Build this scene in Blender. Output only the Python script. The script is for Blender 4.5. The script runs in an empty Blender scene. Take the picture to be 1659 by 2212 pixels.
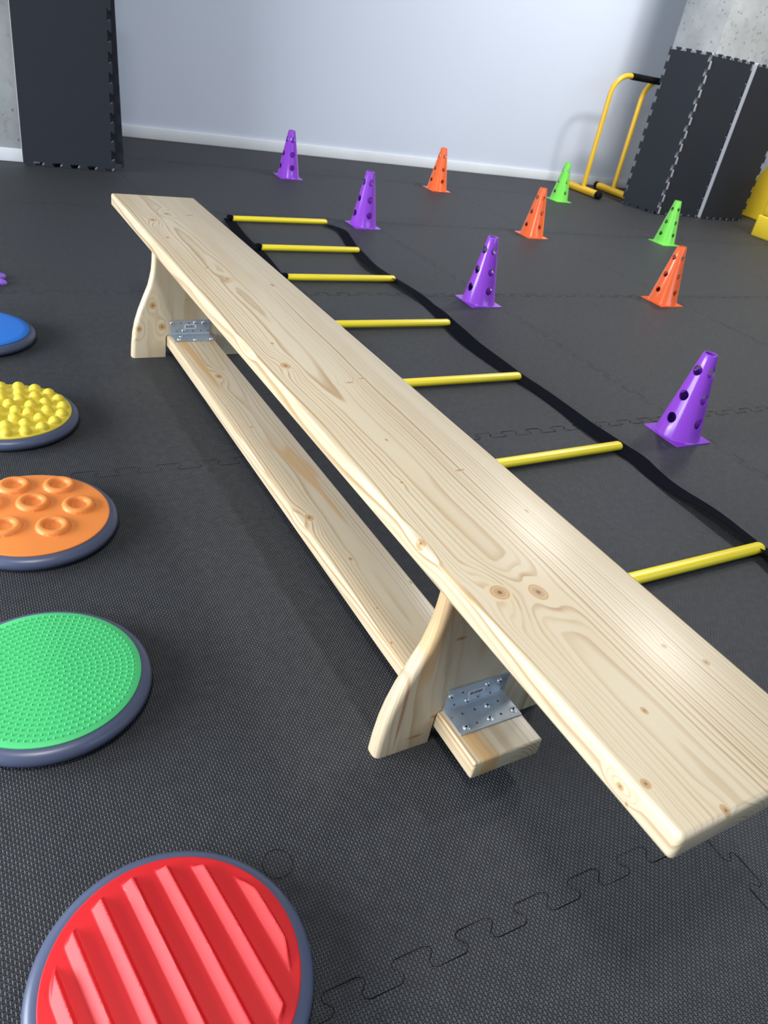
import bpy, bmesh, math, random
from mathutils import Vector, Matrix
random.seed(7)
SC = bpy.context.scene
COL = SC.collection

# ---------------------------------------------------------------- camera
cam_data = bpy.data.cameras.new('camera')
cam = bpy.data.objects.new('camera', cam_data)
COL.objects.link(cam)
Rv, Uv, Fv = Vector((0.8770, -0.4511, 0.1656)), Vector((0.1271, 0.5501, 0.8254)), Vector((0.4634, 0.7028, -0.5397))
Fv.normalize(); Rv = (Rv - Fv * Rv.dot(Fv)).normalized(); Uv = Rv.cross(Fv)
m = Matrix((Rv, Uv, -Fv)).transposed().to_4x4()
m.translation = (0, 0, 0.8)
cam.matrix_world = m
cam_data.sensor_fit = 'HORIZONTAL'
cam_data.sensor_width = 36
cam_data.lens = 36 * 1624.14 / 1659
cam_data.clip_start = 0.02
cam_data.dof.use_dof = True
cam_data.dof.focus_distance = 1.15
cam_data.dof.aperture_fstop = 15
SC.camera = cam

# ---------------------------------------------------------------- world, lamps, exposure
world = bpy.data.worlds.new('world')
SC.world = world
world.use_nodes = True
bg = world.node_tree.nodes['Background']
bg.inputs[0].default_value = (0.62, 0.78, 1.0, 1)
bg.inputs[1].default_value = 0.20
SC.view_settings.view_transform = 'Standard'
SC.view_settings.look = 'None'
SC.view_settings.exposure = 0.0
SC.view_settings.gamma = 1.0
SC.view_settings.use_curve_mapping = False
SC.cycles.use_denoising = True
SC.cycles.max_bounces = 6


def area(name, loc, target, sx, sy, power, color):
    d = bpy.data.lights.new(name, 'AREA')
    d.shape = 'RECTANGLE'; d.size = sx; d.size_y = sy; d.energy = power; d.color = color
    o = bpy.data.objects.new(name, d)
    COL.objects.link(o)
    o.location = loc
    o.rotation_euler = (Vector(target) - Vector(loc)).to_track_quat('-Z', 'Y').to_euler()
    return o


WARM = (1.0, 0.97, 0.92)
area('ceiling_lamp', (-0.35, 0.1, 3.0), (-0.35, 0.1, 0), 0.42, 0.42, 50, WARM)
area('ceiling_lamp', (4.0, 3.2, 3.0), (4.0, 3.2, 0), 0.5, 0.4, 72, WARM)
area('ceiling_lamp', (4.1, 1.75, 3.0), (4.1, 1.75, 0), 0.5, 0.4, 72, WARM)
area('window_and_fill_light', (-3.6, 1.5, 0.98), (0.6, 1.6, 0.35), 4.0, 1.6, 400, (0.88, 0.94, 1.0))  # window on the left side of the room
area('window_and_fill_light', (3.8, -2.3, 2.4), (3.2, 4.6, 1.0), 3.6, 1.6, 72, (0.60, 0.78, 1.0))  # added fill light for the back wall and mats; no window known there


# ---------------------------------------------------------------- node helper
class NT:
    def __init__(s, name):
        s.mat = bpy.data.materials.new(name)
        s.mat.use_nodes = True
        s.t = s.mat.node_tree
        s.t.nodes.clear()
        s.out = s.t.nodes.new('ShaderNodeOutputMaterial')
        s.p = s.t.nodes.new('ShaderNodeBsdfPrincipled')
        s.t.links.new(s.p.outputs[0], s.out.inputs[0])

    def put(s, sock, v):
        if isinstance(v, bpy.types.NodeSocket):
            s.t.links.new(v, sock)
        elif isinstance(v, (tuple, list)) and len(v) == 3 and sock.type == 'RGBA':
            sock.default_value = (*v, 1)
        else:
            sock.default_value = v

    def m(s, op, a, b=None, c=None, clamp=False):
        n = s.t.nodes.new('ShaderNodeMath'); n.operation = op; n.use_clamp = clamp
        for i, v in enumerate((a, b, c)):
            if v is not None: s.put(n.inputs[i], v)
        return n.outputs[0]

    def v(s, op, a, b=None):
        n = s.t.nodes.new('ShaderNodeVectorMath'); n.operation = op
        s.put(n.inputs[0], a)
        if b is not None: s.put(n.inputs[1], b)
        return n.outputs['Value'] if op in ('LENGTH', 'DOT_PRODUCT', 'DISTANCE') else n.outputs[0]

    def obj(s):
        return s.t.nodes.new('ShaderNodeTexCoord').outputs['Object']

    def sep(s, vec):
        n = s.t.nodes.new('ShaderNodeSeparateXYZ'); s.put(n.inputs[0], vec); return n.outputs

    def comb(s, x, y, z):
        n = s.t.nodes.new('ShaderNodeCombineXYZ')
        for i, v in enumerate((x, y, z)): s.put(n.inputs[i], v)
        return n.outputs[0]

    def noise(s, vec, scale=5, detail=2, rough=.5):
        n = s.t.nodes.new('ShaderNodeTexNoise')
        s.put(n.inputs['Vector'], vec); n.inputs['Scale'].default_value = scale
        n.inputs['Detail'].default_value = detail; n.inputs['Roughness'].default_value = rough
        return n.outputs['Fac']

    def rng(s, v, a, b, c=0., d=1., smooth=False):
        n = s.t.nodes.new('ShaderNodeMapRange')
        if smooth: n.interpolation_type = 'SMOOTHSTEP'
        s.put(n.inputs['Value'], v)
        for k, x in zip(('From Min', 'From Max', 'To Min', 'To Max'), (a, b, c, d)):
            s.put(n.inputs[k], x)
        return n.outputs[0]

    def mix(s, f, a, b, mode='MIX'):
        n = s.t.nodes.new('ShaderNodeMix'); n.data_type = 'RGBA'; n.blend_type = mode
        s.put(n.inputs[0], f); s.put(n.inputs[6], a); s.put(n.inputs[7], b)
        return n.outputs[2]

    def ramp(s, f, stops):
        n = s.t.nodes.new('ShaderNodeValToRGB'); s.put(n.inputs[0], f)
        e = n.color_ramp.elements
        while len(e) < len(stops): e.new(0.5)
        for el, (p, c) in zip(e, stops):
            el.position = p; el.color = (*c, 1) if len(c) == 3 else c
        return n.outputs[0]

    def bump(s, h, strength=.3, dist=.001):
        n = s.t.nodes.new('ShaderNodeBump'); n.inputs['Strength'].default_value = strength
        n.inputs['Distance'].default_value = dist; s.put(n.inputs['Height'], h)
        s.t.links.new(n.outputs[0], s.p.inputs['Normal'])

    def set(s, **k):
        names = dict(col='Base Color', rough='Roughness', metal='Metallic', spec='Specular IOR Level', coat='Coat Weight',
                     coatr='Coat Roughness', sss='Subsurface Weight', trans='Transmission Weight', sheen='Sheen Weight')
        for a, v in k.items(): s.put(s.p.inputs[names[a]], v)
        return s.mat


def lin(r, g, b):
    return tuple((x / 255 / 12.92) if x / 255 <= .04045 else ((x / 255 + .055) / 1.055) ** 2.4 for x in (r, g, b))


def plain(name, rgb, rough=.5, spec=.5, metal=0., bump=0, bscale=400, var=0.06, **k):
    n = NT(name)
    o = n.obj()
    f = n.noise(o, 9, 3)
    c = lin(*rgb)
    col = n.mix(f, tuple(x * (1 - var) for x in c), tuple(min(1, x * (1 + var)) for x in c))
    if bump: n.bump(n.noise(o, bscale, 2), bump, .0006)
    return n.set(col=col, rough=rough, spec=spec, metal=metal, **k)


# ---------------------------------------------------------------- mesh helpers
def link(name, bm, mats, parent=None, smooth=40):
    bmesh.ops.recalc_face_normals(bm, faces=bm.faces[:])
    me = bpy.data.meshes.new(name)
    bm.to_mesh(me); bm.free()
    for x in (mats if isinstance(mats, (list, tuple)) else [mats]): me.materials.append(x)
    if smooth:
        me.polygons.foreach_set('use_smooth', [True] * len(me.polygons))
        me.set_sharp_from_angle(angle=math.radians(smooth))
    o = bpy.data.objects.new(name, me)
    COL.objects.link(o)
    if parent: o.parent = parent
    return o


def tag(o, label, cat, group=None):
    o['label'] = label; o['category'] = cat
    if group: o['group'] = group
    return o


def thing(name, label, cat, loc=(0, 0, 0), rz=0, group=None):
    o = bpy.data.objects.new(name, None)
    COL.objects.link(o)
    o.empty_display_size = .1
    o.location = loc; o.rotation_euler = (0, 0, rz)
    return tag(o, label, cat, group)


def struct(o):
    o['kind'] = 'structure'
    return o


def dup(root, loc, rz=0):
    r = root.copy(); COL.objects.link(r); r.location = loc; r.rotation_euler = (0, 0, rz)
    for ch in list(root.children):
        c = ch.copy(); COL.objects.link(c); c.parent = r
        for g in list(ch.children):
            d = g.copy(); COL.objects.link(d); d.parent = c
    return r


def bx(bm, a, b, mi=0):
    vs = [bm.verts.new((x, y, z)) for x in (a[0], b[0]) for y in (a[1], b[1]) for z in (a[2], b[2])]
    fs = []
    for q in ((0, 1, 3, 2), (4, 6, 7, 5), (0, 4, 5, 1), (2, 3, 7, 6), (0, 2, 6, 4), (1, 5, 7, 3)):
        f = bm.faces.new([vs[i] for i in q]); f.material_index = mi; fs.append(f)
    return vs, fs


def rbox(a, b, r, seg=3):
    bm = bmesh.new(); bx(bm, a, b)
    bmesh.ops.recalc_face_normals(bm, faces=bm.faces[:])
    bmesh.ops.bevel(bm, geom=bm.edges[:], offset=r, segments=seg, profile=.5, affect='EDGES')
    return bm


def prism(bm, pts, y0, y1, axis='y', mi=0):
    """closed outline pts (2D) extruded; axis y: (x,z) outline; axis x: (y,z); axis z: (x,y)"""
    def P(p, t):
        return {'y': (p[0], t, p[1]), 'x': (t, p[0], p[1]), 'z': (p[0], p[1], t)}[axis]
    A = [bm.verts.new(P(p, y0)) for p in pts]
    B = [bm.verts.new(P(p, y1)) for p in pts]
    fs = [bm.faces.new(A), bm.faces.new(B[::-1])]
    for i in range(len(pts)):
        j = (i + 1) % len(pts)
        fs.append(bm.faces.new((A[i], B[i], B[j], A[j])))
    for f in fs: f.material_index = mi
    return A, B, fs


def lathe(bm, prof, n=48, mi=0, c=(0, 0, 0), closed_top=True):
    rings = []
    for r, z in prof:
        if r < 1e-6:
            rings.append([bm.verts.new((c[0], c[1], c[2] + z))])
        else:
            rings.append([bm.verts.new((c[0] + r * math.cos(2 * math.pi * i / n), c[1] + r * math.sin(2 * math.pi * i / n), c[2] + z)) for i in range(n)])
    for a, b in zip(rings, rings[1:]):
        for i in range(n):
            j = (i + 1) % n
            if len(a) == 1 and len(b) == 1: continue
            if len(a) == 1: f = bm.faces.new((a[0], b[i], b[j]))
            elif len(b) == 1: f = bm.faces.new((a[i], a[j], b[0]))
            else: f = bm.faces.new((a[i], a[j], b[j], b[i]))
            f.material_index = mi
    return rings


def tube(bm, pts, rad, n=16, caps=True, mi=0):
    """tube along pts; rad float or list"""
    pts = [Vector(p) for p in pts]
    k = len(pts)
    rads = rad if isinstance(rad, (list, tuple)) else [rad] * k
    up = None; rings = []
    for i, p in enumerate(pts):
        t = (pts[min(i + 1, k - 1)] - pts[max(i - 1, 0)]).normalized()
        if up is None:
            up = Vector((0, 0, 1)) if abs(t.z) < .9 else Vector((1, 0, 0))
        s = t.cross(up).normalized(); up = s.cross(t).normalized()
        rings.append([bm.verts.new(p + (s * math.cos(2 * math.pi * j / n) + up * math.sin(2 * math.pi * j / n)) * rads[i]) for j in range(n)])
    for a, b in zip(rings, rings[1:]):
        for j in range(n):
            q = (j + 1) % n
            bm.faces.new((a[j], a[q], b[q], b[j])).material_index = mi
    if caps:
        bm.faces.new(rings[0][::-1]).material_index = mi; bm.faces.new(rings[-1]).material_index = mi


def bool_cut(bm, cut):
    a = bpy.data.meshes.new('a'); bmesh.ops.recalc_face_normals(bm, faces=bm.faces[:]); bm.to_mesh(a); bm.free()
    b = bpy.data.meshes.new('b'); bmesh.ops.recalc_face_normals(cut, faces=cut.faces[:]); cut.to_mesh(b); cut.free()
    oa = bpy.data.objects.new('a', a); ob = bpy.data.objects.new('b', b)
    COL.objects.link(oa); COL.objects.link(ob)
    md = oa.modifiers.new('m', 'BOOLEAN'); md.operation = 'DIFFERENCE'; md.object = ob; md.solver = 'EXACT'
    dg = bpy.context.evaluated_depsgraph_get()
    me = bpy.data.meshes.new_from_object(oa.evaluated_get(dg))
    r = bmesh.new(); r.from_mesh(me)
    bpy.data.objects.remove(oa); bpy.data.objects.remove(ob)
    for x in (a, b, me): bpy.data.meshes.remove(x)
    return r


def place(o, loc, rz=0):
    o.location = loc; o.rotation_euler = (0, 0, rz)
    return o


# ---------------------------------------------------------------- materials
def mat_floor():
    n = NT('black_foam_floor')
    o = n.obj()
    per = 0.00360                                   # half period of the weave of raised bars
    x, y, z = n.sep(n.v('SCALE', o))
    sc = n.v('MULTIPLY', o, (1 / per, 1 / per, 1))
    x, y, z = n.sep(sc)

    def lattice(a, b, shift):
        row = n.m('FLOOR', b)
        fx = n.m('SUBTRACT', n.m('MULTIPLY', n.m('FRACT', n.m('MULTIPLY', n.m('ADD', n.m('ADD', a, row), shift), .5)), 2), 1)
        fy = n.m('SUBTRACT', n.m('FRACT', b), .5)
        dx = n.m('MAXIMUM', n.m('SUBTRACT', n.m('ABSOLUTE', fx), .48), 0)
        d = n.m('SQRT', n.m('ADD', n.m('MULTIPLY', dx, dx), n.m('MULTIPLY', fy, fy)))
        return n.rng(d, .07, .29, 1, 0, True)
    h1 = lattice(x, y, 0.5)
    h2 = lattice(y, x, 1.5)
    h = n.m('MAXIMUM', n.m('MULTIPLY', h1, .55), h2)  # cross bars lowered and dimmed; side light on the other bars is painted in
    big = n.noise(o, 1.3, 4, .6)
    fine = n.noise(o, 60, 3, .6)
    base = n.mix(n.rng(big, .3, .7), (0.0115, 0.0125, 0.0165), (0.0160, 0.0168, 0.0205))
    col = n.mix(n.m('MULTIPLY', h, n.rng(fine, .3, .7, .55, 1.0)), base, (0.128, 0.133, 0.145))  # pale bars: worn tops plus side-lit brightness put into the colour
    n.bump(h, 1.0, .0016)
    return n.set(col=col, rough=n.rng(h, 0, 1, .62, .5), spec=.34)


def mat_seam():
    return plain('seam_gap', (8, 9, 12), .9, .1)


def pine(name, axis, pith, zref, knots=(), freq=210., seed=0., stain=0.0, tint=(1, 1, 1), contrast=1.0, rough=.42):
    """softwood grain: rings of a log whose axis runs along `axis`; knots (along, across, r_along, r_across, kind)"""
    n = NT(name)
    o = n.obj()
    x, y, z = n.sep(o)
    if axis == 'Y': al, ac, dp = y, x, z
    else: al, ac, dp = z, x, y
    low = n.comb(n.m('MULTIPLY', ac, 5.0), n.m('ADD', n.m('MULTIPLY', al, 1.7), seed), n.m('MULTIPLY', dp, 5.0))
    n1 = n.m('SUBTRACT', n.noise(low, 1.0, 2, .45), .5)
    low2 = n.comb(n.m('MULTIPLY', ac, 3.0), n.m('ADD', n.m('MULTIPLY', al, 1.1), seed + 17.3), 3.3)
    n2 = n.m('SUBTRACT', n.noise(low2, 1.0, 2, .5), .5)
    b = n.m('ADD', n.m('SUBTRACT', ac, pith[0]), n.m('MULTIPLY', n1, .036))
    c = n.m('ADD', n.m('SUBTRACT', dp, zref - pith[1]), n.m('MULTIPLY', n2, .048))
    r = n.m('SQRT', n.m('ADD', n.m('MULTIPLY', b, b), n.m('MULTIPLY', c, c)))
    mid = n.comb(n.m('MULTIPLY', ac, 40), n.m('ADD', n.m('MULTIPLY', al, 7), seed), n.m('MULTIPLY', dp, 40))
    r = n.m('ADD', r, n.m('MULTIPLY', n.m('SUBTRACT', n.noise(mid, 1, 2), .5), .0035))
    r = n.m('ADD', r, n.m('MULTIPLY', n.m('SUBTRACT', n.noise(n.comb(n.m('MULTIPLY', r, 75), seed, n.m('MULTIPLY', al, .5)), 1, 1), .5), .011))
    dmin = None; streaks = []
    flat = n.comb(ac, al, dp)
    for ka, kb, ra, rb, kind, *kz in knots:
        kc = kz[0] if kz else zref
        ic = 0 if not zref else (1 / kz[1] if kz else 1 / (rb * 2.4))
        d = n.v('LENGTH', n.v('MULTIPLY', n.v('SUBTRACT', flat, (kb, ka, kc)), (1 / rb, 1 / ra, ic)))
        if kind == 'streak':
            streaks.append(n.rng(d, .45, 1.0, .8, 0, True)); continue
        if kind != 'pin':
            # fibres flow round the knot
            dd = n.v('LENGTH', n.v('MULTIPLY', n.v('SUBTRACT', flat, (kb, ka, kc)), (1 / (rb * 3.2), 1 / (ra * 5.5), ic * .3)))
            r = n.m('ADD', r, n.rng(dd, 0, 1, rb * (1.1 if kind == 'eye' else .6), 0, True))
        d = n.m('MULTIPLY', d, {'eye': 1.0, 'pin': 1.15, 'dark': 1.1}[kind])
        dmin = d if dmin is None else n.m('MINIMUM', dmin, d)
    ph = n.m('MULTIPLY', r, freq)
    ringid = n.m('FLOOR', ph)
    fr = n.m('FRACT', ph)
    late = n.m('MULTIPLY', n.rng(fr, .38, .86, 0, 1, True), n.rng(fr, .88, 1.0, 1, 0, True))
    rv = n.t.nodes.new('ShaderNodeTexWhiteNoise'); rv.noise_dimensions = '1D'
    n.put(rv.inputs['W'], ringid)
    late = n.m('MULTIPLY', late, n.rng(rv.outputs[0], 0, 1, .35 * contrast, 1.0 * contrast))
    band = n.noise(n.comb(n.m('MULTIPLY', ac, 34), n.m('ADD', n.m('MULTIPLY', al, 1.1), seed + 4.0), n.m('MULTIPLY', dp, 34)), 1, 2)
    late = n.m('MULTIPLY', late, n.rng(band, .38, .62, .30, 1.0))
    fib = n.noise(n.comb(n.m('MULTIPLY', ac, 700), n.m('MULTIPLY', al, 14), n.m('MULTIPLY', dp, 700)), 1, 2)
    T = lambda c: tuple(a * t for a, t in zip(c, tint))
    early = n.mix(fib, T((0.610, 0.505, 0.345)), T((0.690, 0.590, 0.425)))
    blot = n.noise(n.comb(n.m('MULTIPLY', ac, 14), n.m('ADD', n.m('MULTIPLY', al, 2.4), seed), 1.0), 1, 2)
    early = n.mix(n.rng(blot, .45, .8), early, T((0.600, 0.475, 0.300)))
    col = n.mix(late, early, T((0.410, 0.250, 0.108)))
    if stain:
        st = n.noise(n.comb(n.m('MULTIPLY', ac, 26), n.m('ADD', n.m('MULTIPLY', al, 3.2), seed * 2), 2.0), 1, 1)
        col = n.mix(n.m('MULTIPLY', n.rng(st, .62, .68, 0, 1, True), stain), col, T((0.60, 0.35, 0.13)))
    for sk in streaks: col = n.mix(sk, col, (.40, .20, .11))
    if dmin is not None:
        kc = n.ramp(n.m('MULTIPLY', dmin, .5), [(0.0, (.14, .07, .03)), (.09, (.26, .14, .065)), (.16, (.50, .32, .16)), (.25, (.44, .27, .13)),
                                                 (.31, (.56, .39, .21)), (.41, (.46, .29, .14)), (.47, (.66, .50, .30)), (.60, (.68, .54, .34))])
        col = n.mix(n.rng(dmin, .95, 1.25, 1, 0, True), col, kc)
    n.bump(n.m('ADD', n.m('MULTIPLY', late, .6), n.m('MULTIPLY', fib, .5)), .10, .0006)
    return n.set(col=col, rough=n.rng(fib, .3, .7, rough - .06, rough + .05), spec=.45, coat=.16, coatr=.24)


def mat_concrete():
    n = NT('raw_concrete')
    o = n.obj()
    a = n.noise(o, 4, 5, .6)
    b = n.noise(o, 26, 4, .6)
    col = n.mix(n.rng(a, .3, .7), (.31, .32, .325), (.47, .48, .48))
    col = n.mix(n.rng(b, .57, .7, 0, .55), col, (.24, .24, .235))
    vo = n.t.nodes.new('ShaderNodeTexVoronoi'); n.put(vo.inputs['Vector'], o); vo.inputs['Scale'].default_value = 22
    pit = n.rng(vo.outputs['Distance'], .10, .20, 1, 0, True)
    col = n.mix(n.m('MULTIPLY', pit, .6), col, (.16, .16, .16))
    n.bump(n.m('SUBTRACT', b, pit), .3, .003)
    return n.set(col=col, rough=.85, spec=.25)


def mat_wall():
    n = NT('white_wall_paint')
    o = n.obj()
    n.bump(n.noise(o, 220, 3), .08, .001)
    col = n.mix(n.noise(o, 1.5, 3), (.665, .715, .82), (.705, .755, .855))
    return n.set(col=col, rough=.7, spec=.3)


M_FLOOR, M_SEAM = mat_floor(), mat_seam()
M_WALL, M_CONC = mat_wall(), mat_concrete()
M_TRIM = plain('white_trim', (238, 240, 242), .4)
M_RIM = plain('slate_rim_plastic', (82, 90, 116), .34, .5, bump=.05, bscale=900)
M_PADS = {k: plain(k + '_rubber_pad', c, .47, .45, bump=.06, bscale=1400, var=.03) for k, c in
          dict(red=(216, 32, 38), green=(78, 202, 124), orange=(236, 138, 64), yellow=(230, 208, 66), blue=(36, 118, 214)).items()}
M_CONE = {k: plain(k + '_cone_plastic', c, .20, .5, var=.03) for k, c in
          dict(purple=(146, 70, 204), orange=(255, 112, 58), green=(122, 218, 86)).items()}
for k_, m_ in M_CONE.items():
    p_ = m_.node_tree.nodes['Principled BSDF']
    p_.inputs['Subsurface Weight'].default_value = .12
    p_.inputs['Subsurface Radius'].default_value = (.004, .003, .003)
M_RUNG = plain('yellow_rung_plastic', (240, 216, 36), .32)
M_STRAP = plain('black_webbing', (9, 11, 21), .9, .06, bump=.5, bscale=700)
M_MATBLACK = plain('black_foam_mat', (40, 43, 50), .75, .25, bump=.15, bscale=500)
M_MATGREY = plain('grey_foam_core', (172, 175, 184), .8, .2, bump=.15, bscale=500)
M_BAR = plain('yellow_powder_coat', (234, 186, 40), .3)
M_GRIP = plain('black_foam_grip', (10, 10, 11), .85, .2)
M_FOAMY = plain('yellow_vinyl_foam', (232, 200, 52), .42)
M_STEEL = None


def mat_steel():
    n = NT('galvanised_steel')
    o = n.obj()
    f = n.noise(o, 90, 3)
    n.bump(n.noise(n.v('MULTIPLY', o, (60, 900, 900)), 1, 2), .06, .0004)
    return n.set(col=n.mix(f, (.42, .46, .50), (.56, .60, .64)), rough=n.rng(f, .3, .7, .36, .48), metal=.65)


M_STEEL = mat_steel()
M_SCREW = plain('zinc_screw', (215, 222, 230), .28, metal=.7)
M_DARK = plain('dark_recess', (20, 20, 22), .7)
M_LABEL = plain('white_sticker', (232, 232, 238), .5)
M_INK = plain('black_ink', (24, 24, 30), .6)
M_PURPLE = plain('purple_marker_rubber', (140, 98, 214), .5)

# ---------------------------------------------------------------- setting
bm = bmesh.new()
bx(bm, (-3.0, -2.4, -0.03), (8.2, 5.0, 0.0))


def ribbon(pts, w, main=None):
    """thin dark gap drawn along a floor seam"""
    L = []
    for i, p in enumerate(pts):
        a = Vector(pts[max(i - 1, 0)]); b = Vector(pts[min(i + 1, len(pts) - 1)])
        t = (b - a).normalized(); nn = Vector((-t.y, t.x))
        ww = w * random.choice((.35, .6, .9, 1.0, 1.2))
        p = Vector(p)
        if abs(t.x) < .93 and abs(t.y) < .93 or (main == 'x' and abs(t.y) > .5) or (main == 'y' and abs(t.x) > .5): ww *= .7
        L.append((p + nn * ww / 2, p - nn * ww / 2))
    V = [[bm.verts.new((q.x, q.y, .00025)) for q in l] for l in L]
    for a, b in zip(V, V[1:]):
        bm.faces.new((a[0], a[1], b[1], b[0])).material_index = 1


def teeth_path(length, per, depth, rc=.006, flare=.0035, phase=None):
    """one jigsaw edge as (s, t) from s=0 to length: dovetail tabs of period per"""
    pts = []
    nper = int(round(length / per))
    if phase is None: per = length / nper
    else: nper += 1
    half = per / 2
    d = depth / 2
    for i in range(nper):
        s0 = i * per + ((phase or 0) % per - (per if phase is not None else 0))
        # low flat, then rise with an overhanging S curve, high flat, fall
        q = [(s0 - flare + rc, -d), (s0 + half + flare - rc, -d), (s0 + half + flare - rc * .3, -d + rc * .3), (s0 + half + flare, -d + rc),
             (s0 + half, 0), (s0 + half - flare, d - rc), (s0 + half - flare + rc * .3, d - rc * .3), (s0 + half - flare + rc, d),
             (s0 + per + flare - rc, d), (s0 + per + flare - rc * .3, d - rc * .3), (s0 + per + flare, d - rc), (s0 + per, 0), (s0 + per - flare, -d + rc),
             (s0 + per - flare + rc * .3, -d + rc * .3)]
        pts += q
    return pts if phase is None else [p for p in pts if 0 <= p[0] <= length]


XS = [-1.232, -0.232, 0.768, 1.752, 2.752, 3.752, 4.752]
YS = [-0.725, 0.275, 1.286, 2.292, 3.290, 4.295]
for yy in YS:
    for x0, x1 in zip(XS, XS[1:]):
        ribbon([(x0 + s, yy + t) for s, t in teeth_path(x1 - x0, .0788, .0235, .007, .0045, .0285)], .0026 if (x0 > .5 and yy > 1) else .0011, 'x')
for xx in XS:
    for y0, y1 in zip(YS, YS[1:]):
        ribbon([(xx + t, y0 + s) for s, t in teeth_path(y1 - y0, .0788, .0215, .007, .0045, .010)], .0013 if xx > 1.5 else .0010, 'y')
ribbon([(CX + .0172 * math.cos(a), CY + .0172 * math.sin(a)) for CX, CY in [(0.2359, 0.4290)] for a in [i * math.pi / 18 for i in range(37)]], .0006)
floor = struct(link('floor', bm, [M_FLOOR, M_SEAM], smooth=0))

WALL_A = -math.radians(1.1)
bm = bmesh.new(); bx(bm, (-3.2, 0, 0), (7.6, .12, 3.1))
place(struct(link('wall_back', bm, M_WALL, smooth=0)), (0.94, 4.922, 0), WALL_A)
bm = rbox((-3.2, -.014, 0), (7.6, -.0005, .062), .003, 2)
place(struct(link('baseboard_back', bm, M_TRIM)), (0.94, 4.922, 0), WALL_A)
bm = rbox((-1.4, 4.008, 0), (0.70, 4.45, 3.1), .006, 2)
struct(link('wall_left', bm, M_CONC))
bm = rbox((-1.4, 3.996, 0), (0.70, 4.0075, .056), .003, 2)
struct(link('baseboard_left', bm, M_TRIM))
bm = rbox((4.407, 3.981, 0), (5.17, 4.372, 3.1), .012, 2)
struct(link('wall_right', bm, M_CONC))

# ---------------------------------------------------------------- wooden balance bench
BO = (0.5533, 0.1690, 0.0)
BR = math.radians(1.566)
bench = thing('wooden_bench', 'long pale pine bench with two shaped legs and a low rail on the black mats', 'bench', BO, BR)
SW, SL, SH, ST = 0.2197, 1.989, 0.3113, 0.0310
LH, LT, LW = 0.0576, 0.0295, 0.1104
seat_knots = [(.299, -.0707, .013, .0125, 'eye'), (.286, -.0269, .015, .0115, 'eye'), (.893, -.0737, .013, .009, 'eye'), (.404, -.1085, .010, .007, 'dark', .309, .010), (.064, -.1098, .005, .02, 'dark', .2965, .0042), (.052, -.1098, .003, .02, 'pin', .288, .0025),
              (.983, -.1200, .012, .007, 'eye'), (.534, -.1150, .006, .004, 'pin'), (.526, -.0639, .0045, .003, 'dark'), (.633, -.0275, .005, .003, 'pin'),
              (.425, .0654, .007, .003, 'pin'), (.112, -.0384, .0055, .0038, 'dark'), (.051, -.0993, .0065, .0052, 'dark'), (.005, -.0522, .007, .005, 'dark'),
              (.171, .0512, .005, .004, 'dark'), (.137, .0781, .006, .005, 'pin'), (.818, .0061, .003, .010, 'dark'), (.984, -.0608, .006, .004, 'pin'),
              (1.318, -.0266, .011, .007, 'dark'), (1.388, -.0449, .009, .006, 'pin'), (1.28, .058, .012, .006, 'pin'), (1.806, -.0153, .012, .008, 'eye'),
              (1.744, -.0657, .014, .009, 'eye'), (1.803, .0424, .006, .014, 'pin'), (1.60, -.07, .010, .006, 'pin'), (.535, .034, .004, .010, 'pin'), (.83, .035, .003, .010, 'pin')]
M_SEAT = pine('pine_seat', 'Y', (-.030, .050), SH, seat_knots, freq=225, seed=3.1)
rail_knots = [(.814, -.0356, .012, .0085, 'eye'), (1.398, -.0044, .014, .009, 'eye'), (.686, -.018, .006, .004, 'dark'), (.563, -.0333, .004, .003, 'pin'),
              (.489, -.0500, .004, .003, 'pin'), (1.151, -.0173, .006, .003, 'pin'), (.602, .0500, .007, .004, 'pin')]
M_RAIL = pine('pine_rail', 'Y', (.008, .040), LH, rail_knots, freq=205, seed=11.7, stain=.75, tint=(.97, .95, .93))
leg_knots = [(.1346, -.0904, .010, .0095, 'eye'), (.0755, -.124, .009, .009, 'eye'), (.080, -.0677, .010, .010, 'eye'), (.148, -.0078, .004, .004, 'pin')]
M_LEGF = pine('pine_far_leg', 'Z', (-.02, .05), 0, leg_knots, freq=200, seed=23.2, tint=(.97, .98, 1.0))
M_LEGN = pine('pine_near_leg', 'Z', (.015, .07), 0, [(.19, -.052, .004, .010, 'pin'), (.080, -.1145, .082, .0036, 'streak'), (.022, -.084, .0035, .016, 'streak'), (.052, -.061, .004, .006, 'streak')], freq=235, seed=31.9, stain=.55)

link('seat', rbox((-SW / 2, 0, SH - ST), (SW / 2, SL + .002, SH), .0055, 4), M_SEAT, bench)
link('rail', rbox((-LW / 2, .264, LH - LT), (LW / 2, 1.745, LH), .0032, 3), M_RAIL, bench)


def leg_bm(y0):
    ctrl = [(0, .1405), (.03, .1392), (.062, .1362), (.09, .1308), (.118, .1225), (.15, .1105), (.18, .0985), (.2, .0938), (.217, .0905), (.235, .0890), (.25, .0884), (SH - ST, .0880)]
    right = [(w, z) for z, w in ctrl]
    left = [(-w, z) for z, w in ctrl[::-1]]
    nw, nh = .0583, .0590
    notch = [(-nw, 0), (-nw, nh - .006), (-nw + .002, nh - .002), (-nw + .006, nh), (nw - .006, nh), (nw - .002, nh - .002), (nw, nh - .006), (nw, 0)]
    pts = right + left + notch
    b = bmesh.new()
    A, B, fs = prism(b, pts, y0, y0 + .0252, 'y')
    bmesh.ops.recalc_face_normals(b, faces=b.faces[:])
    es = [e for e in b.edges if abs(e.verts[0].co.y - e.verts[1].co.y) < 1e-5 and min(abs(v.co.x) for v in e.verts) > .08 and abs(e.verts[0].co.z - e.verts[1].co.z) > .005]
    bmesh.ops.bevel(b, geom=es, offset=.0085, segments=4, profile=.5, affect='EDGES')
    return b


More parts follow.
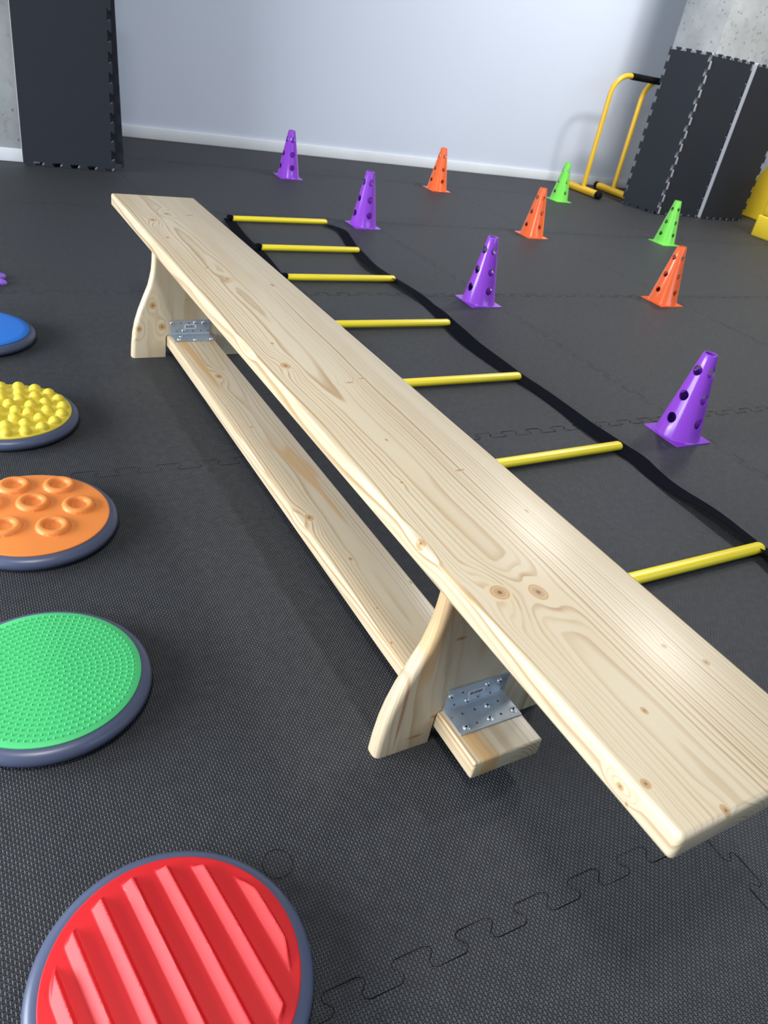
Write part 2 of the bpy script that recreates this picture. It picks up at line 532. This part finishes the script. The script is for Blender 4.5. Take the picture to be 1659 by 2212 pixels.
link('leg', leg_bm(.3526), M_LEGN, bench, 30)
link('leg', leg_bm(1.6486), M_LEGF, bench, 30)


def screw_bm(at, axis):
    b = bmesh.new()
    lathe(b, [(.0, .0012), (.0012, .0012), (.0016, .0027), (.0030, .0025), (.0040, .0016), (.0043, .0006), (.0050, .0004), (.0050, -.0006), (0, -.0006)], 18)
    for f in b.faces:
        c = f.calc_center_median()
        if math.hypot(c.x, c.y) < .0015: f.material_index = 1
    if axis == 'y': bmesh.ops.rotate(b, verts=b.verts[:], cent=(0, 0, 0), matrix=Matrix.Rotation(math.pi / 2, 3, 'X'))
    bmesh.ops.translate(b, verts=b.verts[:], vec=at)
    return b


def bracket(yf, up_s, up_h, lo_s, lo_h, lab):
    """galvanised angle: upright flange flat against the leg face at y=yf, other flange on the rail towards -y"""
    t = .0024; x0, x1 = -.0478, .0525; c = .0024
    b = bmesh.new()
    zt, yl = .0975, yf - .0447
    prof = [(yf - .0002, zt), (yf - .0002, LH + .0002), (yl, LH + .0002), (yl, LH + t), (yf - t - .004, LH + t), (yf - t - .0012, LH + t + .0012), (yf - t, LH + t + .004), (yf - t, zt)]
    prism(b, prof, x0, x1, 'x')
    cut = bmesh.new()
    for x, z in up_h:
        k = bmesh.new(); lathe(k, [(0, -.01), (.0019, -.01), (.0019, .01), (0, .01)], 14)
        bmesh.ops.rotate(k, verts=k.verts[:], cent=(0, 0, 0), matrix=Matrix.Rotation(math.pi / 2, 3, 'X'))
        bmesh.ops.translate(k, verts=k.verts[:], vec=(x, yf - .001, z))
        me = bpy.data.meshes.new('k'); k.to_mesh(me); k.free(); cut.from_mesh(me); bpy.data.meshes.remove(me)
    for x, y in lo_h:
        lathe(cut, [(0, -.01), (.0019, -.01), (.0019, .01), (0, .01)], 14, c=(x, y, LH + .001))
    b = bool_cut(b, cut)
    o = link('angle_bracket', b, M_STEEL, bench, 30)
    o['label'] = 'galvanised steel angle bracket'
    for x, z in up_s: link('screw', screw_bm((x, yf - t, z), 'y'), [M_SCREW, M_DARK], o)
    for x, y in lo_s: link('screw', screw_bm((x, y, LH + t), 'z'), [M_SCREW, M_DARK], o)
    (lx0, lz0), (lx1, lz1) = lab
    b = bmesh.new()
    y1 = yf - t - .0001
    r = .002
    out = [(lx0 + r, lz0), (lx1 - r, lz0), (lx1, lz0 + r), (lx1, lz1 - r), (lx1 - r, lz1), ((lx0 + lx1) / 2 + .002, lz1), ((lx0 + lx1) / 2, lz1 - .0015), ((lx0 + lx1) / 2 - .002, lz1), (lx0 + r, lz1), (lx0, lz1 - r), (lx0, lz0 + r)]
    prism(b, out, y1, y1 - .0002, 'y')
    rr = random.Random(5); x = lx0 + .0035
    while x < lx1 - .004:
        w = rr.choice((.00035, .0005, .0008)); g = rr.choice((.0004, .0006, .0009))
        bx(b, (x, y1 - .00032, lz0 + .0020), (x + w, y1 - .0001, lz1 - .0024), 1); x += w + g
    l = link('barcode_label', b, [M_LABEL, M_INK], o, 0)
    l['label'] = 'white barcode sticker'


bracket(.3526, [(-.0428, .0862), (-.0122, .0670), (.0163, .0880), (.0365, .0878)], [(-.0232, .0860), (-.0324, .0665), (.0066, .0673), (.0269, .0673), (.0463, .068)],
        [(.0148, .3371), (.0452, .3179), (.0047, .3173), (-.0351, .3158)], [(.0345, .3389), (-.0054, .338), (-.0257, .3374), (-.0435, .3364), (-.0154, .3174), (.0247, .3184)],
        ((-.0135, .0742), (.0140, .0846)))
bracket(1.6486, [(-.0444, .0893), (.0145, .0897), (.0351, .0893), (-.0146, .0694)], [(-.021, .0886), (-.0008, .0886), (-.0312, .0689), (.0095, .0687), (.0297, .0687), (.0486, .0686)],
        [(-.025, 1.6319), (-.0348, 1.6139), (.0042, 1.6095), (.0461, 1.6121)], [(.012, 1.63), (.028, 1.612), (-.015, 1.612)],
        ((-.0125, .0745), (.0175, .0860)))

# ---------------------------------------------------------------- tactile discs
RIM = [(0, 0), (.112, 0), (.122, .0012), (.1295, .0048), (.1328, .0105), (.1322, .0155), (.1295, .0195), (.1255, .0222), (.1215, .0236), (.1190, .0238), (.1180, .0215), (.1165, .0200), (0, .0200)]
PR, PZ = .1178, .0262


def pad_bm(hf=None, nr=8, nt=96):
    """rubber pad: domed disc, height field hf(x, y) on top"""
    b = bmesh.new()
    rs = [PR * i / nr for i in range(nr + 1)]
    prev = None
    for r in rs:
        if r == 0:
            ring = [b.verts.new((0, 0, PZ + .0018 + (hf(0, 0) if hf else 0)))]
        else:
            ring = []
            for i in range(nt):
                a = 2 * math.pi * i / nt; x, y = r * math.cos(a), r * math.sin(a)
                ring.append(b.verts.new((x, y, PZ + .0018 * (1 - (r / PR) ** 2) + (hf(x, y) if hf else 0))))
        if prev:
            for i in range(nt):
                j = (i + 1) % nt
                if len(prev) == 1: b.faces.new((prev[0], ring[i], ring[j]))
                else: b.faces.new((prev[i], ring[i], ring[j], prev[j]))
        prev = ring
    a = prev
    for r, z in ((PR + .0009, PZ - .0006), (PR + .0011, PZ - .0020), (PR, .0204)):
        ring = [b.verts.new((r * math.cos(2 * math.pi * i / nt), r * math.sin(2 * math.pi * i / nt), z)) for i in range(nt)]
        for i in range(nt):
            j = (i + 1) % nt
            b.faces.new((a[i], ring[i], ring[j], a[j]))
        a = ring
    return b


def ss(t): t = max(0, min(1, t)); return t * t * (3 - 2 * t)


def red_h(x, y):
    w = x * .9833 + y * .182; s = -x * .182 + y * .9833
    best = 0
    for w0 in (-.1335, -.1000, -.0740, -.0408, -.0069, .0271, .0600, .0929):
        t = w - w0
        if t < 0: h = ss((t + .0016) / .0016) * .0014
        elif t < .0090: h = .0014 + .0068 * t / .0090
        else: h = .0082 * ss((.0140 - t) / .0050)
        edge = ss((.1100 - math.hypot(x, y)) / .0045)
        best = max(best, h * edge)
    return best


ORINGS = [(-.0212, .0860), (.0500, .0725), (.002, .0255), (.0712, .0035), (-.0475, -.0335), (.0235, -.0500), (-.0690, .0400)]


def orange_h(x, y):
    best = 0
    for cx, cy in ORINGS:
        d = abs(math.hypot(x - cx, y - cy) - .0203) / .0068
        if d < 1: best = max(best, .0066 * math.sqrt(max(0, 1 - d * d)) ** .8)
    return best


def green_pad():
    b = pad_bm()
    for k in range(0, 15):
        rr = .0078 * k
        if rr > .1135: break
        for i in range(max(1, 6 * k)):
            a = 2 * math.pi * i / max(1, 6 * k) + .12
            x, y = rr * math.cos(a), rr * math.sin(a)
            z = PZ + .0018 * (1 - (rr / PR) ** 2) - .0002
            lathe(b, [(.0019, 0), (.0015, .0014), (.0008, .0026), (0, .0031)], 7, c=(x, y, z))
    return b


def yellow_pad():
    b = pad_bm()
    spots = [(.1030, math.radians(73.6 - 18.95 * i)) for i in range(19)] + [(.0735, math.radians(68 - 360 / 13 * i)) for i in range(13)] + \
            [(.0440, math.radians(55 - 45 * i)) for i in range(8)] + [(.0185, math.radians(77 - 120 * i)) for i in range(3)]
    for rr, a in spots:
        r = .0124
        z = PZ + .0018 * (1 - (rr / PR) ** 2) - .0010
        prof = [(r + .0020, 0), (r + .0006, .0014)] + [(r * math.cos(t), .002 + r * .92 * math.sin(t)) for t in [i * math.pi / 14 for i in range(8)]]
        prof[-1] = (0, prof[-1][1])
        lathe(b, prof, 24, c=(rr * math.cos(a), rr * math.sin(a), z))
    return b


def disc(color, loc, pad, label):
    t = thing('tactile_disc', label, 'tactile disc', (*loc, 0), 0, 'round tactile discs in a line')
    b = bmesh.new(); lathe(b, RIM, 96)
    link('rim', b, M_RIM, t, 50)
    link('pad', pad, M_PADS[color], t, 42)
    return t


disc('red', (.1000, .3468), pad_bm(red_h, 130, 520), 'red tactile disc with slanting raised ridges, nearest of the row')
disc('green', (.0402, .7700), green_pad(), 'green tactile disc covered with tiny spikes between red and orange discs')
disc('orange', (.0690, .1445 + 1.0), pad_bm(orange_h, 80, 300), 'orange tactile disc with raised rings')
disc('yellow', (.0640, 1.5215), yellow_pad(), 'yellow tactile disc covered with round knobs')
disc('blue', (.0323, 1.9610), pad_bm(), 'smooth blue tactile disc at the left picture edge')

# purple flower shaped floor marker, mostly cut off by the picture edge
bm = bmesh.new()
for i in range(8):
    a = math.radians(20 + 45 * i)
    c = Vector((.060 * math.cos(a), .060 * math.sin(a), 0))
    k = bmesh.new()
    bmesh.ops.create_uvsphere(k, u_segments=20, v_segments=12, radius=1)
    for v in k.verts:
        v.co = Vector((v.co.x * .027, v.co.y * .017, max(v.co.z, -.2) * .013 + .0026))
    bmesh.ops.rotate(k, verts=k.verts[:], cent=(0, 0, 0), matrix=Matrix.Rotation(a, 3, 'Z'))
    bmesh.ops.translate(k, verts=k.verts[:], vec=c)
    me = bpy.data.meshes.new('k'); k.to_mesh(me); k.free(); bm.from_mesh(me); bpy.data.meshes.remove(me)
lathe(bm, [(0, 0), (.050, 0), (.052, .004), (.045, .012), (0, .014)], 36)
o = link('flower_marker', bm, M_PURPLE)
place(o, (.055, 2.385, 0))
tag(o, 'small purple rubber marker with rounded petals behind the blue disc', 'floor marker')

# ---------------------------------------------------------------- agility ladder
RY = [3.192, 2.775, 2.425, 1.988, 1.573, 1.157, .716]
RX0 = [1.046, 1.030, 1.003, 0.978, 0.969, 0.985, 0.988]
RX1 = [1.500, 1.462, 1.443, 1.418, 1.409, 1.425, 1.428]
RYL = [3.160, 2.760, 2.418, 1.984, 1.566, 1.138, .710]
ladder = thing('agility_ladder', 'agility ladder with yellow rungs and black straps lying beside the bench', 'agility ladder', (1.23, 1.9, 0))
LO = Vector((1.23, 1.9, 0))


def strap_bm(path, w0):
    b = bmesh.new()
    # resample smoothly
    P = [Vector((x, y, 0)) for x, y in path]
    S = []
    for i in range(len(P) - 1):
        p0, p1, p2, p3 = P[max(i - 1, 0)], P[i], P[i + 1], P[min(i + 2, len(P) - 1)]
        for k in range(6):
            t = k / 6
            S.append(.5 * ((2 * p1) + (p2 - p0) * t + (2 * p0 - 5 * p1 + 4 * p2 - p3) * t * t + (3 * p1 - p0 - 3 * p2 + p3) * t ** 3))
    S.append(P[-1])
    rows = []
    for i, p in enumerate(S):
        t = (S[min(i + 1, len(S) - 1)] - S[max(i - 1, 0)]).normalized()
        s = Vector((-t.y, t.x, 0))
        u = p.y
        tilt = .35 * math.sin(u * 5.3 + 1.0) * math.sin(u * 2.1)
        w = w0 * (1 - .22 * abs(math.sin(u * 3.7)))
        zc = .0030 + .5 * w * abs(math.sin(tilt)) + .0012 * (1 + math.sin(u * 17))
        row = []
        for sgn, dz in ((-1, .0007), (1, .0007), (1, -.0007), (-1, -.0007)):
            q = p + s * (sgn * w / 2 * math.cos(tilt))
            row.append(b.verts.new((q.x - LO.x, q.y - LO.y, zc + sgn * w / 2 * math.sin(tilt) + dz)))
        rows.append(row)
    for a, c in zip(rows, rows[1:]):
        for j in range(4):
            q = (j + 1) % 4
            b.faces.new((a[j], a[q], c[q], c[j]))
    b.faces.new(rows[0]); b.faces.new(rows[-1][::-1])
    return b


RIGHT = [(1.490, 3.178), (1.527, 3.104), (1.503, 2.985), (1.470, 2.860), (1.458, 2.775), (1.430, 2.605), (1.446, 2.430), (1.456, 2.264), (1.442, 2.104), (1.416, 1.985), (1.400, 1.844),
         (1.403, 1.742), (1.409, 1.649), (1.413, 1.573), (1.423, 1.481), (1.422, 1.374), (1.414, 1.268), (1.420, 1.160), (1.430, 1.100), (1.424, 1.040), (1.422, .957), (1.430, .865), (1.428, .766), (1.428, .700), (1.415, .637), (1.42, .50), (1.43, .33)]
LEFT = [(1.046, 3.180), (1.028, 3.035), (1.016, 2.876), (1.018, 2.750), (0.998, 2.54), (0.994, 2.418), (0.985, 2.2), (0.970, 1.984), (0.966, 1.77), (0.962, 1.566), (0.970, 1.35), (0.976, 1.138), (0.976, .92), (0.980, .70), (0.98, .5), (0.98, .33)]
link('strap', strap_bm(RIGHT, .058), M_STRAP, ladder, 30)
link('strap', strap_bm(LEFT, .058), M_STRAP, ladder, 30)
for x0, x1, y0, y1 in zip(RX0, RX1, RYL, RY):
    b = bmesh.new()
    a, c = Vector((x0, y0, .0125)) - LO, Vector((x1, y1, .0125)) - LO
    d = (c - a).normalized(); L = (c - a).length
    ps, rs = [], []
    for t in (0, .3, .65, .9, 1):
        ps.append(a + d * .011 * (1 - math.cos(t * math.pi / 2))); rs.append(max(.0008, .0138 * math.sin(t * math.pi / 2)))
    for t in (1, .9, .65, .3, 0):
        ps.append(c - d * .011 * (1 - math.cos(t * math.pi / 2))); rs.append(max(.0008, .0138 * math.sin(t * math.pi / 2)))
    tube(b, ps, rs, 20)
    for v in b.verts: v.co.z = .0140 + (v.co.z - .0125) * .80
    rg = link('rung', b, M_RUNG, ladder, 50)
    b = bmesh.new(); tube(b, [a + Vector((-.014, 0, 0)), a + Vector((-.010, 0, .001)), a + Vector((.002, 0, .001)), a + Vector((.005, 0, 0))], [.010, .0145, .0150, .0138], 14)
    for v in b.verts: v.co.z = .0145 + (v.co.z - .0125) * .88
    link('strap_loop', b, M_STRAP, rg, 40)['label'] = 'black webbing loop'

# ---------------------------------------------------------------- cones
CR0, CR1, CH = .0600, .0180, .234


def cone_mesh(hr):
    b = bmesh.new()
    t = .0022
    prof = [(CR0 + .0022, .003), (CR0, .006), (CR1 + .001, CH - .003), (CR1 - .0006, CH), (CR1 - .004, CH), (CR1 - .004, CH - .004), (CR1 - t, CH - .008), (CR0 - t, .003), (CR0 + .0022, .003)]
    n = 72
    rings = []
    for r, z in prof[:-1]:
        rings.append([b.verts.new((r * math.cos(2 * math.pi * i / n), r * math.sin(2 * math.pi * i / n), z)) for i in range(n)])
    rings.append(rings[0])
    for p, q in zip(rings, rings[1:]):
        for i in range(n):
            j = (i + 1) % n
            b.faces.new((p[i], p[j], q[j], q[i]))
    cut = bmesh.new()
    for z in (.189, .1195, .0555):
        for ax in 'xy':
            k = bmesh.new()
            r = hr if z < .15 else hr * .95
            lathe(k, [(0, -.09), (r, -.09), (r, .09), (0, .09)], 24)
            R_ = Matrix.Rotation(math.pi / 2, 3, 'Y' if ax == 'x' else 'X')
            bmesh.ops.rotate(k, verts=k.verts[:], cent=(0, 0, 0), matrix=R_)
            bmesh.ops.translate(k, verts=k.verts[:], vec=(0, 0, z + (.0004 if ax == 'y' else 0)))
            me = bpy.data.meshes.new('k'); k.to_mesh(me); k.free(); cut.from_mesh(me); bpy.data.meshes.remove(me)
    bodies = b
    # cut one axis at a time keeps the cutter set free of crossings
    return bool_cut(bodies, cut)


def make_cone(color, hr, label, loc):
    t = thing('marker_cone', label, 'cone', loc, 0, 'perforated training cones')
    link('cone_body', cone_mesh(hr), M_CONE[color], t, 35)
    b = bmesh.new()
    s, r = .0645, .006
    out = []
    for cx, cy, a0 in ((s - r, s - r, 0), (-s + r, s - r, 90), (-s + r, -s + r, 180), (s - r, -s + r, 270)):
        for k in range(4):
            a = math.radians(a0 + 30 * k); out.append((cx + r * math.cos(a), cy + r * math.sin(a)))
    # square plate with a round opening under the cone
    n = len(out)
    m_ = 48
    for z0, z1 in ((0.0002, .0034),):
        o_out = [[b.verts.new((x, y, z)) for x, y in out] for z in (z0, z1)]
        o_in = [[b.verts.new(((CR0 - .003) * math.cos(2 * math.pi * i / m_), (CR0 - .003) * math.sin(2 * math.pi * i / m_), z)) for i in range(m_)] for z in (z0, z1)]
        for lvl in (0, 1):
            es = []
            for L in (o_out[lvl], o_in[lvl]):
                for i in range(len(L)): es.append(b.edges.new((L[i], L[(i + 1) % len(L)])))
            bmesh.ops.triangle_fill(b, use_beauty=True, use_dissolve=False, edges=es)
        for L in (o_out, o_in):
            for i in range(len(L[0])):
                j = (i + 1) % len(L[0])
                b.faces.new((L[0][i], L[0][j], L[1][j], L[1][i]))
    link('base_plate', b, M_CONE[color], t, 35)
    return t


protos = {}
for color, loc, label in [
    ('purple', (1.679, 1.199), 'purple perforated cone nearest the viewer, on the mat right of the ladder'),
    ('purple', (1.690, 2.222), 'purple perforated cone beside the third and fourth ladder rungs'),
    ('purple', (1.694, 3.217), 'purple perforated cone beside the far end of the ladder'),
    ('purple', (1.690, 4.166), 'purple perforated cone farthest from the viewer, close to the white wall'),
    ('orange', (2.655, 2.226), 'orange perforated cone nearest the viewer, standing in front of the nearer green cone'),
    ('orange', (2.677, 3.207), 'orange perforated cone in the middle of the orange row'),
    ('orange', (2.660, 4.168), 'orange perforated cone closest to the white wall'),
    ('green', (3.650, 3.201), 'green perforated cone in front of the black mats'),
    ('green', (3.619, 4.158), 'green perforated cone beside the yellow dip bar foot'),
]:
    if color not in protos:
        protos[color] = make_cone(color, .0142 if color == 'purple' else .0112, label, (*loc, 0))
    else:
        o = dup(protos[color], (*loc, 0)); o['label'] = label


# ---------------------------------------------------------------- leaning foam mats
def outline(w, h, per=.078, dep=.017, sides='lrtb'):
    """jigsaw outline in (x, z), lower left corner at the origin, outer extents w x h"""
    d = dep / 2
    pts = []

    def edge(length, flip):
        return [(s, t * (1 if not flip else -1)) for s, t in teeth_path(length, per, dep, .004, .004)]
    L, H = w - dep, h - dep
    P = []
    e = edge(L, True) if 'b' in sides else [(0, d), (L, d)]
    P += [(d + s, d - t) for s, t in e]
    e = edge(H, True) if 'r' in sides else [(0, d), (H, d)]
    P += [(d + L + t, d + s) for s, t in e]
    e = edge(L, True) if 't' in sides else [(0, d), (L, d)]
    P += [(d + L - s, d + H + t) for s, t in e]
    e = edge(H, True) if 'l' in sides else [(0, d), (H, d)]
    P += [(d - t, d + H - s) for s, t in e]
    out = []
    for p in P:
        q = (min(max(p[0], 0), w), min(max(p[1], 0), h))
        if not out or (abs(out[-1][0] - q[0]) + abs(out[-1][1] - q[1])) > 1e-5: out.append(q)
    return out


def foam_mat(label, loc, rz, w, h, sides='lrtb', lean=0, tilt=0, th=.026, group='foam mats leaning on the columns', black=.004):
    t = thing('foam_mat', label, 'foam mat', loc, rz, group)
    t.rotation_euler = (lean, tilt, rz)
    pts = outline(w, h, sides=sides)
    b = bmesh.new(); prism(b, pts, 0, black, 'y')
    link('black_layer', b, M_MATBLACK, t, 0)
    b = bmesh.new(); prism(b, pts, black + .0001, th, 'y')
    g = link('grey_layer', b, M_MATGREY, t, 0)
    g['label'] = 'grey foam core'
    return t


foam_mat('black foam mat leaning in front against the left concrete wall', (.341, 3.938, .001), 0, .395, .97, 'rb', lean=-math.radians(1.6))
foam_mat('black foam mat with bare grey edge sticking out behind the left front mat', (.410, 3.9725, .001), 0, .372, .97, 'lb', lean=-math.radians(1.6), tilt=-math.radians(2.0), th=.020)
d = Vector((4.330, 3.930)) - Vector((4.253, 4.222))
foam_mat('narrow black foam mat angled along the right concrete column, beside the yellow bars', (4.250, 4.226, .001), math.atan2(d.y, d.x), .300, .972)
foam_mat('black foam mat on the front of the right concrete column, behind the nearer green cone', (4.358, 3.9555, .001), math.radians(.3), .400, .974, th=.022)
foam_mat('black foam mat with a straight grey edge, rightmost against the right column', (4.752, 3.9215, .001), math.radians(2.0), .455, .972, 'rtb', th=.032)


# ---------------------------------------------------------------- dip bars
def dip_bar(label, loc):
    t = thing('dip_bar', label, 'dip bar', loc, 0, 'pair of yellow dip bars')
    H, R, W = .765, .13, .70
    arc = [(R - R * math.cos(a), 0, H - R + R * math.sin(a)) for a in [i * math.pi / 20 for i in range(11)]]
    path = [(0, 0, .025)] + arc + [(R + .02, 0, H)]
    path2 = [(W - x, y, z) for x, y, z in path[::-1]]
    b = bmesh.new(); tube(b, path + path2, .0165, 18)
    link('bar_frame', b, M_BAR, t, 60)
    b = bmesh.new(); tube(b, [(R + .015, 0, H), (R + .018, 0, H), (W - R - .018, 0, H), (W - R - .015, 0, H)], [.0175, .0215, .0215, .0175], 18)
    link('grip', b, M_GRIP, t, 50)['label'] = 'black foam grip'
    for x in (0, W):
        b = bmesh.new(); tube(b, [(x, -.165, .0265), (x, .165, .0265)], .0245, 20)
        f = link('foot_tube', b, M_BAR, t, 50)
        for s in (-1, 1):
            b = bmesh.new(); tube(b, [(x, s * .160, .0265), (x, s * .190, .0265), (x, s * .196, .0265)], [.0262, .0262, .021], 20)
            link('rubber_cap', b, M_GRIP, f, 50)['label'] = 'black rubber cap'
    return t


a = dip_bar('yellow dip bar frame at left of the pair, mostly in front of the white wall', (4.095, 4.480, 0))
o = dup(a, (4.432, 4.525, 0))
o['label'] = 'yellow dip bar frame half hidden behind the black mats'

# ---------------------------------------------------------------- yellow foam play blocks
b = bmesh.new()
pts = [(3.7135 + .5 * math.cos(t), .62 * math.sin(t)) for t in [i * math.pi / 40 for i in range(41)]]
prism(b, pts, 5.495, 6.15, 'x')
bmesh.ops.bevel(b, geom=[e for e in b.edges if abs(e.verts[0].co.x - e.verts[1].co.x) < 1e-5], offset=.008, segments=2, affect='EDGES')
tag(link('foam_arch', b, M_FOAMY, None, 35), 'large yellow curved foam block against the wall at the right edge', 'foam block')
b = rbox((4.83, 2.90, 0), (5.43, 3.538, .1385), .012, 3)
tag(link('foam_block', b, M_FOAMY), 'low yellow foam block on the mats at the right edge, under another block', 'foam block', 'stacked yellow foam blocks')
b = rbox((4.832, 2.92, .1387), (5.43, 3.520, .46), .02, 3)
tag(link('foam_block', b, M_FOAMY), 'yellow foam block lying on top of the low yellow block', 'foam block', 'stacked yellow foam blocks')
